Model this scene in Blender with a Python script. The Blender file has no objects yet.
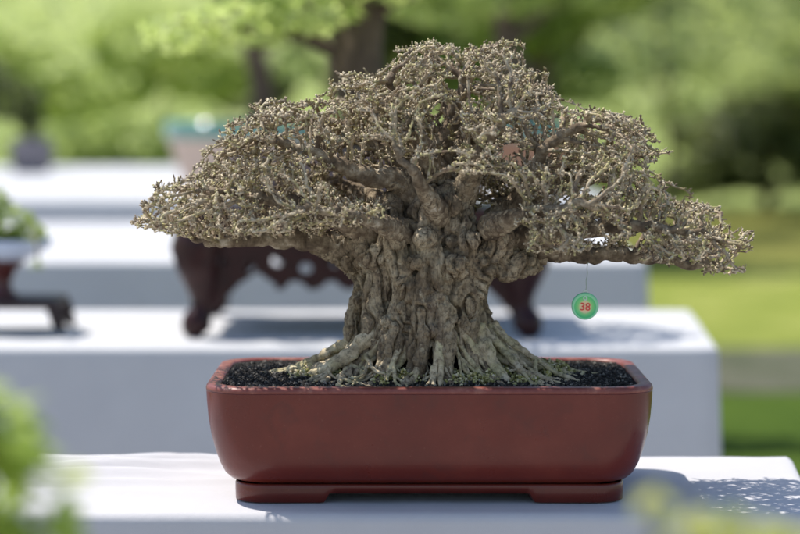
import bpy, bmesh, math, random
import numpy as np
from mathutils import Vector, Matrix, noise
from mathutils.kdtree import KDTree

random.seed(11)
RNG = np.random.default_rng(11)
SC = bpy.context.scene
COL = SC.collection
R = math.radians
F = 100.0 / 36.0 * 800.0          # focal length in photo pixels
CAMZ = 1.271                      # eye height
HOR = 100.0                       # horizon row in the photo
TOPZ = 0.80                       # table height


def at(px, py, d):
    return Vector(((px - 400.0) / F * d, d, CAMZ - (py - HOR) / F * d))


def proj(p):
    return 400.0 + p[0] * F / p[1], HOR + (CAMZ - p[2]) * F / p[1]


# ------------------------------------------------------------------ scene tree helpers
def tag(o, label=None, cat=None, group=None, kind=None):
    if label: o['label'] = label
    if cat: o['category'] = cat
    if group: o['group'] = group
    if kind: o['kind'] = kind
    return o


def empty(name, loc, label, cat, group=None):
    o = bpy.data.objects.new(name, None)
    o.location = loc
    o.empty_display_size = 0.05
    COL.objects.link(o)
    return tag(o, label, cat, group)


class MB:
    """collects shapes in WORLD coordinates and links them as one mesh object"""
    def __init__(self):
        self.v, self.f, self.a = [], [], []

    def add(self, vs, fs, attr=None):
        n = len(self.v)
        self.v.extend(vs)
        self.f.extend([tuple(i + n for i in f) for f in fs])
        if attr is None:
            self.a.extend([0.0] * len(vs))
        elif isinstance(attr, (int, float)):
            self.a.extend([float(attr)] * len(vs))
        else:
            self.a.extend(attr)

    def box(self, x0, x1, y0, y1, z0, z1):
        vs = [(x, y, z) for x in (x0, x1) for y in (y0, y1) for z in (z0, z1)]
        fs = [(0, 1, 3, 2), (4, 6, 7, 5), (0, 4, 5, 1), (2, 3, 7, 6), (0, 2, 6, 4), (1, 5, 7, 3)]
        self.add(vs, fs)

    def tube(self, pts, rad, sides=6, rough=0.0, attr=None, cap=True, freq=1.0):
        pts = [Vector(p) for p in pts]
        n = len(pts)
        if n < 2: return
        t0 = (pts[1] - pts[0]).normalized()
        up = Vector((0, 0, 1)) if abs(t0.z) < .9 else Vector((1, 0, 0))
        u = t0.cross(up).normalized()
        vs, at_ = [], []
        for i in range(n):
            t = (pts[min(i + 1, n - 1)] - pts[max(i - 1, 0)])
            if t.length < 1e-9: t = t0.copy()
            t.normalize()
            u = (u - t * u.dot(t))
            if u.length < 1e-6: u = t.orthogonal()
            u.normalize()
            w = t.cross(u)
            for k in range(sides):
                a = 2 * math.pi * k / sides
                d = u * math.cos(a) + w * math.sin(a)
                r = rad[i]
                p = pts[i] + d * r
                if rough:
                    q = p * (90.0 * freq)
                    r *= 1.0 + rough * (noise.noise(q) + .6 * noise.noise(q * 2.3))
                    p = pts[i] + d * r
                vs.append(p)
                at_.append(attr[i] if isinstance(attr, list) else (attr or 0.0))
        fs = []
        for i in range(n - 1):
            b = i * sides
            for k in range(sides):
                k2 = (k + 1) % sides
                fs.append((b + k, b + k2, b + sides + k2, b + sides + k))
        if cap:
            e = pts[-1] + (pts[-1] - pts[-2]).normalized() * rad[-1] * .8
            vs.append(e); at_.append(attr[-1] if isinstance(attr, list) else (attr or 0.0))
            b = (n - 1) * sides; c = len(vs) - 1
            for k in range(sides): fs.append((b + k, b + (k + 1) % sides, c))
            s = pts[0] - (pts[1] - pts[0]).normalized() * rad[0] * .6
            vs.append(s); at_.append(attr[0] if isinstance(attr, list) else (attr or 0.0))
            c = len(vs) - 1
            for k in range(sides): fs.append((k, c, (k + 1) % sides))
        self.add(vs, fs, at_)

    def loft(self, rings, close_top=False, close_bottom=False, closed=True):
        n = len(rings[0]); vs, fs = [], []
        for r in rings: vs.extend(r)
        for i in range(len(rings) - 1):
            for k in range(n if closed else n - 1):
                k2 = (k + 1) % n
                fs.append((i * n + k, i * n + k2, (i + 1) * n + k2, (i + 1) * n + k))
        if close_bottom: fs.append(tuple(range(n - 1, -1, -1)))
        if close_top: fs.append(tuple((len(rings) - 1) * n + k for k in range(n)))
        self.add(vs, fs)

    def lathe(self, c, prof, seg=40, sx=1.0, sy=1.0):
        rings = [[(c[0] + r * sx * math.cos(2 * math.pi * k / seg), c[1] + r * sy * math.sin(2 * math.pi * k / seg), c[2] + z)
                  for k in range(seg)] for r, z in prof]
        self.loft(rings, True, True)

    def build(self, name, m, parent=None, smooth=True, origin=None, attr=None):
        me = bpy.data.meshes.new(name)
        v = np.array([tuple(p) for p in self.v], dtype=np.float64)
        if parent is not None:
            o0 = np.array(WPOS.get(parent.name, tuple(parent.location)))
        elif origin is not None:
            o0 = np.array(tuple(origin))
        else:
            o0 = np.zeros(3)
        me.from_pydata((v - o0).tolist(), [], self.f)
        me.update()
        me.shade_smooth() if smooth else me.shade_flat()
        if attr:
            at_ = me.attributes.new(attr, 'FLOAT', 'POINT')
            at_.data.foreach_set('value', np.array(self.a, dtype=np.float32))
        if m: me.materials.append(m)
        ob = bpy.data.objects.new(name, me)
        COL.objects.link(ob)
        if parent is not None:
            ob.parent = parent
            WPOS[ob.name] = tuple(o0)
        else:
            ob.location = tuple(o0)
            WPOS[ob.name] = tuple(o0)
        return ob


WPOS = {}


# ------------------------------------------------------------------ materials
class NT:
    def __init__(self, name):
        self.m = bpy.data.materials.new(name); self.m.use_nodes = True
        self.t = self.m.node_tree; self.n = self.t.nodes
        self.b = self.n['Principled BSDF']; self.out = self.n['Material Output']
        self.co = self.n.new('ShaderNodeTexCoord').outputs['Object']

    def link(self, a, b): self.t.links.new(a, b)

    def noise(self, scale, detail=6, rough=.6, vec=None, dist=0.0):
        n = self.n.new('ShaderNodeTexNoise')
        n.inputs['Scale'].default_value = scale; n.inputs['Detail'].default_value = detail
        n.inputs['Roughness'].default_value = rough; n.inputs['Distortion'].default_value = dist
        self.link(vec or self.co, n.inputs['Vector'])
        return n.outputs['Fac']

    def voro(self, scale, feature='F1', vec=None):
        n = self.n.new('ShaderNodeTexVoronoi'); n.feature = feature
        n.inputs['Scale'].default_value = scale
        self.link(vec or self.co, n.inputs['Vector'])
        return n.outputs['Distance']

    def scale(self, s):
        n = self.n.new('ShaderNodeMapping'); n.inputs['Scale'].default_value = s
        self.link(self.co, n.inputs['Vector'])
        return n.outputs['Vector']

    def ramp(self, fac, stops):
        n = self.n.new('ShaderNodeValToRGB'); e = n.color_ramp.elements
        while len(e) < len(stops): e.new(.5)
        for k, (p, c) in enumerate(stops):
            e[k].position = p; e[k].color = (*c, 1) if len(c) == 3 else c
        self.link(fac, n.inputs['Fac'])
        return n.outputs['Color']

    def mix(self, fac, a, b, mode='MIX'):
        n = self.n.new('ShaderNodeMix'); n.data_type = 'RGBA'; n.blend_type = mode
        for s, k in ((fac, 0), (a, 6), (b, 7)):
            if hasattr(s, 'is_output'): self.link(s, n.inputs[k])
            elif isinstance(s, (int, float)): n.inputs[k].default_value = s
            else: n.inputs[k].default_value = (*s, 1)
        return n.outputs[2]

    def math(self, op, a, b=0.0):
        n = self.n.new('ShaderNodeMath'); n.operation = op
        for s, k in ((a, 0), (b, 1)):
            if hasattr(s, 'is_output'): self.link(s, n.inputs[k])
            else: n.inputs[k].default_value = s
        return n.outputs[0]

    def attr(self, name):
        n = self.n.new('ShaderNodeAttribute'); n.attribute_name = name
        return n.outputs['Fac']

    def bump(self, h, strength=.5, dist=.002):
        n = self.n.new('ShaderNodeBump'); n.inputs['Strength'].default_value = strength
        n.inputs['Distance'].default_value = dist
        self.link(h, n.inputs['Height']); self.link(n.outputs['Normal'], self.b.inputs['Normal'])

    def fin(self, col=None, rough=.6, spec=.5, coat=0.0, sheen=0.0):
        if col is not None:
            if hasattr(col, 'is_output'): self.link(col, self.b.inputs['Base Color'])
            else: self.b.inputs['Base Color'].default_value = (*col, 1)
        if hasattr(rough, 'is_output'): self.link(rough, self.b.inputs['Roughness'])
        else: self.b.inputs['Roughness'].default_value = rough
        self.b.inputs['Specular IOR Level'].default_value = spec
        self.b.inputs['Coat Weight'].default_value = coat
        self.b.inputs['Coat Roughness'].default_value = .12
        self.b.inputs['Sheen Weight'].default_value = sheen
        return self.m


M = {}
# bark of the trunk and thick limbs
t = NT('bark')
base = t.ramp(t.noise(26, 8, .65), [(.30, (.13, .092, .058)), (.46, (.31, .24, .155)), (.58, (.49, .395, .265)), (.75, (.68, .59, .43))])
fine = t.noise(210, 6, .7)
base = t.mix(t.ramp(fine, [(.36, (1, 1, 1)), (.52, (0, 0, 0))]), base, (.13, .10, .07))
dk = t.ramp(t.noise(40, 5, .6, t.scale((1, 1, .35)), .5), [(.52, (0, 0, 0)), (.66, (1, 1, 1))])
base = t.mix(t.math('MULTIPLY', dk, .6), base, (.13, .09, .064))
lich = t.ramp(t.noise(46, 7, .7, dist=.6), [(.59, (0, 0, 0)), (.68, (1, 1, 1))])
base = t.mix(t.math('MULTIPLY', lich, .7), base, (.66, .58, .42))
green = t.ramp(t.noise(15, 3, .5), [(.52, (0, 0, 0)), (.72, (1, 1, 1))])
base = t.mix(t.math('MULTIPLY', green, .12), base, (.30, .28, .14))
crack = t.voro(95, 'DISTANCE_TO_EDGE', t.scale((1, 1, .17)))
ck = t.ramp(crack, [(0, (0, 0, 0)), (.05, (1, 1, 1))])
base = t.mix(t.math('MULTIPLY', t.math('SUBTRACT', 1.0, ck), .28), base, (.08, .058, .04))
hh = t.math('ADD', t.math('MULTIPLY', t.noise(120, 8, .7), 1.0), t.math('MULTIPLY', ck, .12))
hh = t.math('ADD', hh, t.math('MULTIPLY', t.voro(190, 'F1', t.scale((1, 1, .6))), .5))
t.bump(hh, 1.0, .0048)
M['bark'] = t.fin(base, .85, .25)
t = NT('limb_bark')
base = t.ramp(t.noise(48, 8, .65), [(.32, (.07, .050, .034)), (.48, (.20, .150, .098)), (.58, (.37, .30, .205)), (.70, (.70, .62, .49))])
t.bump(t.noise(150, 8, .7), 1.0, .004)
LIMB = t.fin(base, .85, .25)
M['limb'] = LIMB
# pale twigs, greenish yellow pruned tips; sun and shade contrast deepened in their colours
t = NT('twig_bark')
c = t.ramp(t.noise(95, 5, .6), [(.30, (.050, .034, .024)), (.5, (.14, .100, .066)), (.68, (.34, .265, .175))])
tipc = t.ramp(t.noise(60, 3, .5), [(.30, (.26, .18, .125)), (.40, (.68, .56, .38)), (.5, (.80, .69, .49)), (.57, (.62, .57, .26)), (.70, (.32, .22, .15))])
c = t.mix(t.math('MULTIPLY', t.attr('tip'), .92), c, tipc)
t.bump(t.noise(420, 3, .6), .5, .0012)
M['twig'] = t.fin(c, .8, .3)
# roots: paler, mossy on places
t = NT('root_bark')
c = t.ramp(t.noise(55, 6, .65), [(.3, (.30, .23, .14)), (.5, (.58, .475, .315)), (.72, (.80, .70, .51))])
g = t.ramp(t.noise(30, 4, .6), [(.46, (0, 0, 0)), (.60, (1, 1, 1))])
c = t.mix(t.math('MULTIPLY', g, .42), c, (.48, .45, .20))
c = t.mix(t.ramp(t.noise(190, 5, .7), [(.36, (.7, .7, .7)), (.52, (0, 0, 0))]), c, (.08, .065, .042))
t.bump(t.noise(160, 7, .7), .8, .003)
M['root'] = t.fin(c, .85, .25)
# unglazed red clay
t = NT('red_clay')
c = t.ramp(t.noise(9, 5, .6), [(.3, (.100, .012, .006)), (.55, (.132, .017, .008)), (.8, (.180, .030, .016))])
c = t.mix(t.ramp(t.noise(330, 2, .5), [(.66, (0, 0, 0)), (.8, (.18, .18, .18))]), c, (.38, .16, .11))
c = t.mix(t.ramp(t.noise(26, 6, .7, dist=.5), [(.54, (0, 0, 0)), (.74, (.5, .5, .5))]), c, (.06, .018, .013))
t.bump(t.noise(240, 4, .6), .18, .0008)
rr = t.ramp(t.noise(22, 4, .6), [(.3, (.26, .26, .26)), (.7, (.40, .40, .40))])
M['clay'] = t.fin(c, rr, .42, .16)
t = NT('red_clay_rim')
c = t.ramp(t.noise(48, 6, .65), [(.3, (.15, .032, .022)), (.52, (.20, .05, .035)), (.70, (.30, .12, .085)), (.80, (.46, .27, .2))])  # pale flecks: wear plus sun dapples painted into the rim colour
t.bump(t.noise(260, 4, .6), .25, .001)
M['clay_rim'] = t.fin(c, .42, .5)
t = NT('soil')
c = t.ramp(t.noise(160, 5, .7), [(.3, (.008, .007, .006)), (.6, (.025, .021, .018)), (.8, (.06, .052, .045))])
t.bump(t.noise(300, 5, .7), 1, .003)
M['soil'] = t.fin(c, .9, .2)
t = NT('soil_grain')
g = t.n.new('ShaderNodeNewGeometry')
c = t.ramp(g.outputs['Random Per Island'], [(.0, (.010, .009, .008)), (.6, (.030, .026, .022)), (.85, (.085, .075, .065)), (1, (.22, .20, .17))])
M['grain'] = t.fin(c, .85, .3)
t = NT('moss')
g = t.n.new('ShaderNodeNewGeometry')
c = t.ramp(g.outputs['Random Per Island'], [(.0, (.09, .09, .035)), (.3, (.30, .28, .09)), (.65, (.50, .45, .22)), (1, (.68, .60, .42))])
M['moss'] = t.fin(c, .9, .2)


def cloth_mat(name, ca, cb):
    t = NT(name)
    c = t.ramp(t.noise(5, 4, .6), [(.3, ca), (.7, cb)])
    st = t.ramp(t.noise(11, 6, .7), [(.62, (0, 0, 0)), (.78, (.10, .10, .10))])
    c = t.mix(st, c, (.55, .52, .50))
    w = t.n.new('ShaderNodeTexWave'); w.inputs['Scale'].default_value = 700
    t.link(t.co, w.inputs['Vector'])
    h = t.math('ADD', t.math('MULTIPLY', w.outputs['Fac'], .1), t.noise(36, 6, .6))
    t.bump(h, .35, .004)
    return t.fin(c, .9, .15, sheen=.15)


M['cloth'] = cloth_mat('white_cloth', (.515, .50, .51), (.56, .55, .555))
M['bench'] = cloth_mat('white_bench', (.55, .545, .55), (.60, .595, .595))


def wood(name, ca, cb, rough=.32):
    t = NT(name)
    c = t.ramp(t.noise(18, 6, .6, t.scale((1, 1, 6)), .8), [(.3, ca), (.7, cb)])
    t.bump(t.noise(90, 4, .6), .2, .001)
    return t.fin(c, rough, .3)


M['darkwood'] = wood('dark_rosewood', (.014, .004, .004), (.045, .010, .008))
M['greywood'] = wood('old_dark_wood', (.028, .018, .018), (.055, .036, .034), .5)


def plain(name, ca, cb, scale=12, rough=.5, coat=0.0, bump=.2):
    t = NT(name)
    c = t.ramp(t.noise(scale, 5, .6), [(.3, ca), (.7, cb)])
    t.bump(t.noise(scale * 10, 4, .6), bump, .002)
    return t.fin(c, rough, .5, coat)


M['mauve'] = plain('mauve_clay', (.16, .12, .125), (.24, .185, .19), 10, .5)
M['beige_clay'] = plain('beige_clay', (.40, .30, .25), (.52, .40, .33), 8, .6)
M['terracotta'] = plain('terracotta', (.33, .155, .085), (.47, .25, .15), 5, .6)
M['teal'] = plain('teal_glaze', (.06, .20, .17), (.12, .30, .26), 14, .09, .8, .0)
M['blue_glaze'] = plain('pale_blue_glaze', (.40, .46, .60), (.52, .58, .70), 10, .25, .3, .05)
M['maroon'] = plain('maroon_clay', (.06, .012, .012), (.10, .024, .02), 10, .35, .2)
M['stonepot'] = plain('grey_stone', (.20, .17, .18), (.30, .26, .27), 14, .8)
M['brownbark'] = plain('brown_bark', (.05, .034, .022), (.13, .09, .06), 22, .9, 0, .8)
M['stem'] = plain('green_stem', (.10, .09, .04), (.17, .15, .06), 30, .7)
t = NT('lawn')
c = t.ramp(t.noise(.9, 8, .8), [(.34, (.13, .18, .03)), (.5, (.27, .31, .06)), (.66, (.42, .42, .13))])
t.bump(t.noise(40, 6, .7), .8, .03)
M['lawn'] = t.fin(c, .95, .1)
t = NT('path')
c = t.ramp(t.noise(1.6, 7, .75), [(.32, (.05, .065, .03)), (.5, (.095, .10, .065)), (.7, (.15, .14, .11))])  # tree shadow on the path is put into these dark tones
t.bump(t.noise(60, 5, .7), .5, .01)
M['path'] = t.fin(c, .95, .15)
t = NT('bounce_paving')
c = t.ramp(t.noise(2, 7, .7), [(.3, (.30, .28, .265)), (.7, (.38, .365, .35))])
t.bump(t.noise(80, 5, .7), .4, .005)
M['bounce_paving'] = t.fin(c, .9, .2)
t = NT('shaded_lawn')
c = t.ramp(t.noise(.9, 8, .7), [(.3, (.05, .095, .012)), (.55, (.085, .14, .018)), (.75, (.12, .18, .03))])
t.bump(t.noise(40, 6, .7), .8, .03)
M['shaded_lawn'] = t.fin(c, .95, .1)
t = NT('shaded_far_grass')
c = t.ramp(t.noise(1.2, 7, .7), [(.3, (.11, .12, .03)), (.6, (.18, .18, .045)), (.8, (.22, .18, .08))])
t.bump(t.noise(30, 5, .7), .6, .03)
M['shaded_far_grass'] = t.fin(c, .95, .1)


def leafmat(name, ca, cb, cc, trans=.4, rough=.45):
    t = NT(name)
    g = t.n.new('ShaderNodeNewGeometry')
    c = t.ramp(g.outputs['Random Per Island'], [(.0, ca), (.55, cb), (1, cc)])
    t.fin(c, rough, .5)
    tr = t.n.new('ShaderNodeBsdfTranslucent')
    c2 = t.mix(.6, c, (.62, .72, .22))
    t.link(c2, tr.inputs['Color'])
    mx = t.n.new('ShaderNodeMixShader'); mx.inputs[0].default_value = trans
    t.link(t.b.outputs[0], mx.inputs[1]); t.link(tr.outputs[0], mx.inputs[2])
    t.link(mx.outputs[0], t.out.inputs['Surface'])
    return t.m


M['leaf_bright'] = leafmat('bright_leaf', (.32, .42, .11), (.44, .52, .17), (.56, .60, .28), .64)
M['leaf_mid'] = leafmat('mid_leaf', (.14, .22, .05), (.22, .31, .07), (.32, .38, .13), .55)
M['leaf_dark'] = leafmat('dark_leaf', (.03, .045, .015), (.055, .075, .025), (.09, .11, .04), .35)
M['leaf_olive'] = leafmat('olive_leaf', (.34, .40, .19), (.46, .50, .26), (.56, .58, .35), .6)
M['leaf_fore'] = leafmat('fresh_leaf', (.30, .42, .07), (.42, .54, .10), (.56, .60, .16), .6)
M['leaf_yellow'] = leafmat('yellow_leaf', (.46, .48, .10), (.58, .58, .16), (.68, .64, .24), .6)


# ------------------------------------------------------------------ small math helpers
def cr(pts, n):
    """Catmull-Rom through tuples of any length, n samples per span"""
    P = [np.array(p, float) for p in pts]
    P = [2 * P[0] - P[1]] + P + [2 * P[-1] - P[-2]]
    out = []
    for i in range(1, len(P) - 2):
        for k in range(n):
            s = k / n
            a, b, c, d = P[i - 1], P[i], P[i + 1], P[i + 2]
            out.append(.5 * (2 * b + (c - a) * s + (2 * a - 5 * b + 4 * c - d) * s * s + (3 * b - a - 3 * c + d) * s ** 3))
    out.append(P[-2])
    return out


def rrect(cx, cy, z, hw, hd, r, nc=9, ns=14):
    """rounded rectangle, counter-clockwise"""
    r = min(r, hw - 1e-4, hd - 1e-4)
    pts = []
    cs = [(hw - r, hd - r, 0), (-hw + r, hd - r, 90), (-hw + r, -hd + r, 180), (hw - r, -hd + r, 270)]
    for i, (x, y, a0) in enumerate(cs):
        arc = [(x + r * math.cos(R(a0 + 90 * k / nc)), y + r * math.sin(R(a0 + 90 * k / nc))) for k in range(nc + 1)]
        pts.extend(arc)
        nx, ny, a1 = cs[(i + 1) % 4]
        q = (nx + r * math.cos(R(a1)), ny + r * math.sin(R(a1)))
        p = arc[-1]
        for k in range(1, ns):
            s = k / ns
            pts.append((p[0] + (q[0] - p[0]) * s, p[1] + (q[1] - p[1]) * s))
    return [(cx + x, cy + y, z) for x, y in pts]


# ------------------------------------------------------------------ camera, light, world
cam = bpy.data.cameras.new('camera'); co = bpy.data.objects.new('camera', cam); COL.objects.link(co)
co.location = (0, 0, CAMZ); co.rotation_euler = (R(90), 0, 0)
cam.lens = 100; cam.sensor_width = 36; cam.clip_end = 300; cam.clip_start = .05
cam.shift_y = -(267 - HOR) / 800.0
cam.dof.use_dof = True; cam.dof.focus_distance = 2.63; cam.dof.aperture_fstop = 2.7
SC.camera = co
SUN = Vector((-.062, .030, .139)).normalized()
sl = bpy.data.lights.new('sun', 'SUN'); sl.energy = 4.0; sl.angle = R(.53); sl.color = (1, .955, .89)
so = bpy.data.objects.new('sun', sl); so.location = (0, 0, 8); COL.objects.link(so)
so.rotation_euler = SUN.to_track_quat('Z', 'Y').to_euler()
w = bpy.data.worlds.new('World'); SC.world = w; w.use_nodes = True
sky = w.node_tree.nodes.new('ShaderNodeTexSky'); sky.sky_type = 'NISHITA'; sky.sun_disc = False
sky.sun_elevation = math.asin(SUN.z); sky.sun_rotation = math.atan2(SUN.x, SUN.y)
w.node_tree.links.new(sky.outputs[0], w.node_tree.nodes['Background'].inputs[0])
w.node_tree.nodes['Background'].inputs[1].default_value = .13
SC.view_settings.view_transform = 'Standard'; SC.view_settings.look = 'None'
SC.view_settings.gamma = 1; SC.view_settings.use_curve_mapping = False
SC.view_settings.exposure = .54
SC.cycles.use_denoising = True
SC.cycles.max_bounces = 8; SC.cycles.transparent_max_bounces = 8
SC.cycles.sample_clamp_indirect = 6
SC.cycles.use_fast_gi = False


# ================================================================== THE SETTING
def sheet(name, x0, x1, y0, y1, z, m, nx=2, ny=2, amp=0):
    b = MB(); vs = []; fs = []
    for j in range(ny + 1):
        for i in range(nx + 1):
            x = x0 + (x1 - x0) * i / nx; y = y0 + (y1 - y0) * j / ny
            vs.append((x, y, z + amp * noise.noise((x * .6, y * .6, 0))))
    for j in range(ny):
        for i in range(nx):
            k = j * (nx + 1) + i
            fs.append((k, k + 1, k + nx + 2, k + nx + 1))
    b.add(vs, fs)
    return tag(b.build(name, m), kind='structure')


sheet('ground', -120, 120, -20, 220, 0, M['lawn'], 40, 40)
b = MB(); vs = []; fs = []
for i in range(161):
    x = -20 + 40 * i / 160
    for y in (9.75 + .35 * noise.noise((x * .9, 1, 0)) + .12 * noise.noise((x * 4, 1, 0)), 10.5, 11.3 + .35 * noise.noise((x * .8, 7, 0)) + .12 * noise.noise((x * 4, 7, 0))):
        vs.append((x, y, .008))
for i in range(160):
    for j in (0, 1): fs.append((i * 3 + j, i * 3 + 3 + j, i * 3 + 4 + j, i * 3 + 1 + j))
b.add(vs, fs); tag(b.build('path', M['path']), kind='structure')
sheet('bounce_paving', -12, 12, -12, 5.2, .004, M['bounce_paving'])  # unseen pale ground, added for neutral bounce light instead of green lawn
sheet('shaded_lawn', -20, 20, 5.2, 9.6, .004, M['shaded_lawn'])  # shade over the near grass, painted as a darker green sheet


def bank_z(x, y):
    k = max(0.0, min(1.0, (x - .2) / 2.0)); k = k * k * (3 - 2 * k)
    y0 = 14.5 * (1 - k) + 25 * k; sl_ = .215 * (1 - k) + .36 * k
    d = max(0.0, y - y0)
    return sl_ * (d - 1.2 * (1 - math.exp(-d / 1.2))) + .06 * noise.noise((x * .8, y * .8, 1)) * min(1, d)


sheet('shaded_far_lawn', -30, 30, 17.2, 25, .006, M['shaded_far_grass'], 60, 60)  # grass under the trees, its shade put into a darker olive colour
t = NT('bank_cover')
c = t.ramp(t.noise(1.3, 8, .75), [(.3, (.20, .27, .07)), (.5, (.40, .48, .17)), (.72, (.56, .60, .30))])
t.bump(t.noise(18, 6, .7), .8, .05)
M['bank'] = t.fin(c, .95, .1)
b = MB(); vs = []; fs = []
for j in range(61):
    for i in range(81):
        x = -26 + 52 * i / 80; y = 14.4 + 26 * (j / 60)
        z = bank_z(x, y)
        vs.append((x, y, z - .02 if z < .004 else z))
for j in range(60):
    for i in range(80):
        k = j * 81 + i; fs.append((k, k + 1, k + 82, k + 81))
b.add(vs, fs)
tag(b.build('hill', M['bank']), kind='structure')


# ---------------------------------------------------------------- cloth covered tables
def cloth_table(name, FL, FR, BR, BL, z, zb, m, label, cat, nu, nv, wrinkle, seed, group=None, flare=.03):
    rad = .012
    vs = []; idx = {}

    def top(u, v):
        x = (FL[0] * (1 - u) + FR[0] * u) * (1 - v) + (BL[0] * (1 - u) + BR[0] * u) * v
        y = (FL[1] * (1 - u) + FR[1] * u) * (1 - v) + (BL[1] * (1 - u) + BR[1] * u) * v
        return x, y
    b = MB()
    for j in range(nv + 1):
        for i in range(nu + 1):
            x, y = top(i / nu, j / nv)
            idx[i, j] = len(vs); vs.append((x, y, z + wrinkle(x, y)))
    fs = [(idx[i, j], idx[i + 1, j], idx[i + 1, j + 1], idx[i, j + 1]) for j in range(nv) for i in range(nu)]
    per = [(i, 0) for i in range(nu)] + [(nu, j) for j in range(nv)] + [(i, nv) for i in range(nu, 0, -1)] + [(0, j) for j in range(nv, 0, -1)]
    n = len(per)
    prof = [(.35, .06), (.72, .30), (.94, .65), (1.0, 1.0)]
    prev = [idx[p] for p in per]
    hgt = z - zb
    down = [(rad * a, rad * c, 0) for a, c in prof] + [(rad, rad + (hgt - rad) * s, s) for s in (.03, .08, .16, .28, .42, .58, .76, .92, 1.0)]
    arc = 0; arcs = []
    for k in range(n):
        p = vs[idx[per[k]]]; q = vs[idx[per[k - 1]]]
        arc += math.hypot(p[0] - q[0], p[1] - q[1]); arcs.append(arc)
    for out, dn, s in down:
        ring = []
        for k in range(n):
            i, j = per[k]
            ox = (1 if i == nu else -1 if i == 0 else 0); oy = (1 if j == nv else -1 if j == 0 else 0)
            L = math.hypot(ox, oy) or 1
            x, y, zz = vs[idx[i, j]]
            a = arcs[k]
            fold = s * flare * (1 + noise.noise((a * 5.5, seed, 0)) + .5 * noise.noise((a * 13, seed, s * 2))) + .004 * s * noise.noise((a * 40, seed, s * 3))
            o = out + fold
            ring.append(len(vs)); vs.append((x + ox / L * o * (1.2 if ox and oy else 1), y + oy / L * o * (1.2 if ox and oy else 1), zz - dn))
        for k in range(n):
            k2 = (k + 1) % n
            fs.append((prev[k2], prev[k], ring[k], ring[k2]))
        prev = ring
    b.add(vs, fs)
    return tag(b.build(name, m, origin=((FL[0] + FR[0]) / 2, (FL[1] + BL[1]) / 2, zb)), label, cat, group)


def wr1(x, y):
    # rumpled on the left of the pot, nearly flat on the right
    k = max(0.0, min(1.0, (-.14 - x) / .12))
    h = 0
    for (yc, sl_, wdt, amp) in ((2.885, .05, .010, .0095), (2.835, .10, .013, .0075), (2.775, -.04, .016, .006), (2.72, .13, .014, .005), (2.655, -.10, .018, .0045)):
        yy = y - yc - sl_ * (x + .35) - .012 * noise.noise((x * 9, yc * 7, 0))
        h += 2.4 * amp * math.exp(-(yy / wdt) ** 2) * (.7 + .5 * noise.noise((x * 7, yc * 31, 3)))
    edge = min(1, max(0, (2.935 - y) / .02 + .35)) * min(1, max(0, (y - 2.52) / .04))
    return k * h * edge + .0006 * noise.noise((x * 18, y * 18, 2)) - .0006


cloth_table('draped_table', (-1.10, 2.541), (.470, 2.541), (.508, 2.935), (-1.10, 2.935), TOPZ, .02, M['cloth'],
            'nearest white table, draped in a creased cloth under the red clay pot', 'table', 150, 60, wr1, 3.1, flare=.006)


def wr2(x, y):
    return .0015 * noise.noise((x * 5, y * 5, 4))


cloth_table('draped_table', (-2.2, 4.237), (.596, 4.237), (.642, 4.985), (-2.2, 4.985), TOPZ, .02, M['bench'],
            'second white draped table, carrying the dark carved wooden stand', 'table', 90, 30, wr2, 8.7)
cloth_table('draped_table', (-3.2, 5.62), (.615, 5.62), (.63, 7.40), (-3.2, 7.40), CAMZ - .408, .02, M['bench'],
            'third white draped table, empty, stepped above the second', 'table', 90, 30, wr2, 14.2)
cloth_table('draped_table', (-4.2, 7.50), (.70, 7.50), (.72, 11.3), (-4.2, 11.3), CAMZ - .336, .02, M['bench'],
            'rearmost white draped table, carrying the teal rimmed pots', 'table', 90, 40, wr2, 21.4)

# ================================================================== THE POT
PX, PY, PZ = .0345, 2.715, TOPZ
PH = .139
HW, HD = .2625, .156
prof = [  # z, inset from the widest outline
    (.0225, .044), (.0235, .036), (.0265, .0285), (.033, .0220), (.045, .0160), (.060, .0110), (.080, .0060), (.100, .0028), (.120, .0010), (.1310, .0004), (.1318, .0004)]
pot = empty('bonsai_pot', (PX, PY, PZ), 'wide red brown clay pot with a low cut-out foot, holding the leafless tree', 'pot')
b = MB()
rings = [rrect(PX, PY, PZ + z, HW - i, HD - i, .052 - i * .35) for z, i in prof]
inn = [(.1318, .017), (.110, .020), (.050, .034)]
rings += [rrect(PX, PY, PZ + z, HW - i, HD - i, .046 - i * .35) for z, i in inn]
b.loft(rings, close_bottom=True, close_top=True)
b.build('body', M['clay'], pot)
b = MB()
rp = [(.1320, .017), (.1320, .0006), (.1323, .0002), (.1345, .0000), (.1370, .0008), (.1385, .0024), (.1392, .0048), (.1392, .0125), (.1386, .0150), (.1372, .0166), (.1345, .0172), (.1320, .017)]
b.loft([rrect(PX, PY, PZ + z, HW - i, HD - i, .052 - max(0, i) * .35) for z, i in rp])
b.build('rim', M['clay_rim'], pot)
b = MB()
FI = .0335


def foot_ring(z, i, low=False):
    pts = rrect(PX, PY, PZ + z, HW - FI - i, HD - FI - i, .034 - i * .6, 9, 60)
    if not low: return pts
    out = []
    for x, y, zz in pts:
        k = 0.0
        if abs(PY - y - (HD - FI - i)) < .002: k = (.124 - abs(x - PX)) / .008
        if abs(abs(x - PX) - (HW - FI - i)) < .002: k = max(k, (.055 - abs(y - PY)) / .008)
        k = max(0, min(1, k)); k = k * k * (3 - 2 * k)
        out.append((x, y, zz + .0108 * k))
    return out


b.loft([foot_ring(.0225, .026), foot_ring(.0012, .026, True), foot_ring(.0005, .0240, True), foot_ring(.0005, .0024, True), foot_ring(.0016, .0005, True), foot_ring(.0120, .0), foot_ring(.0200, .0), foot_ring(.0222, .0008), foot_ring(.0225, .0020)])
b.build('foot_ring', M['clay'], pot)

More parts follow.
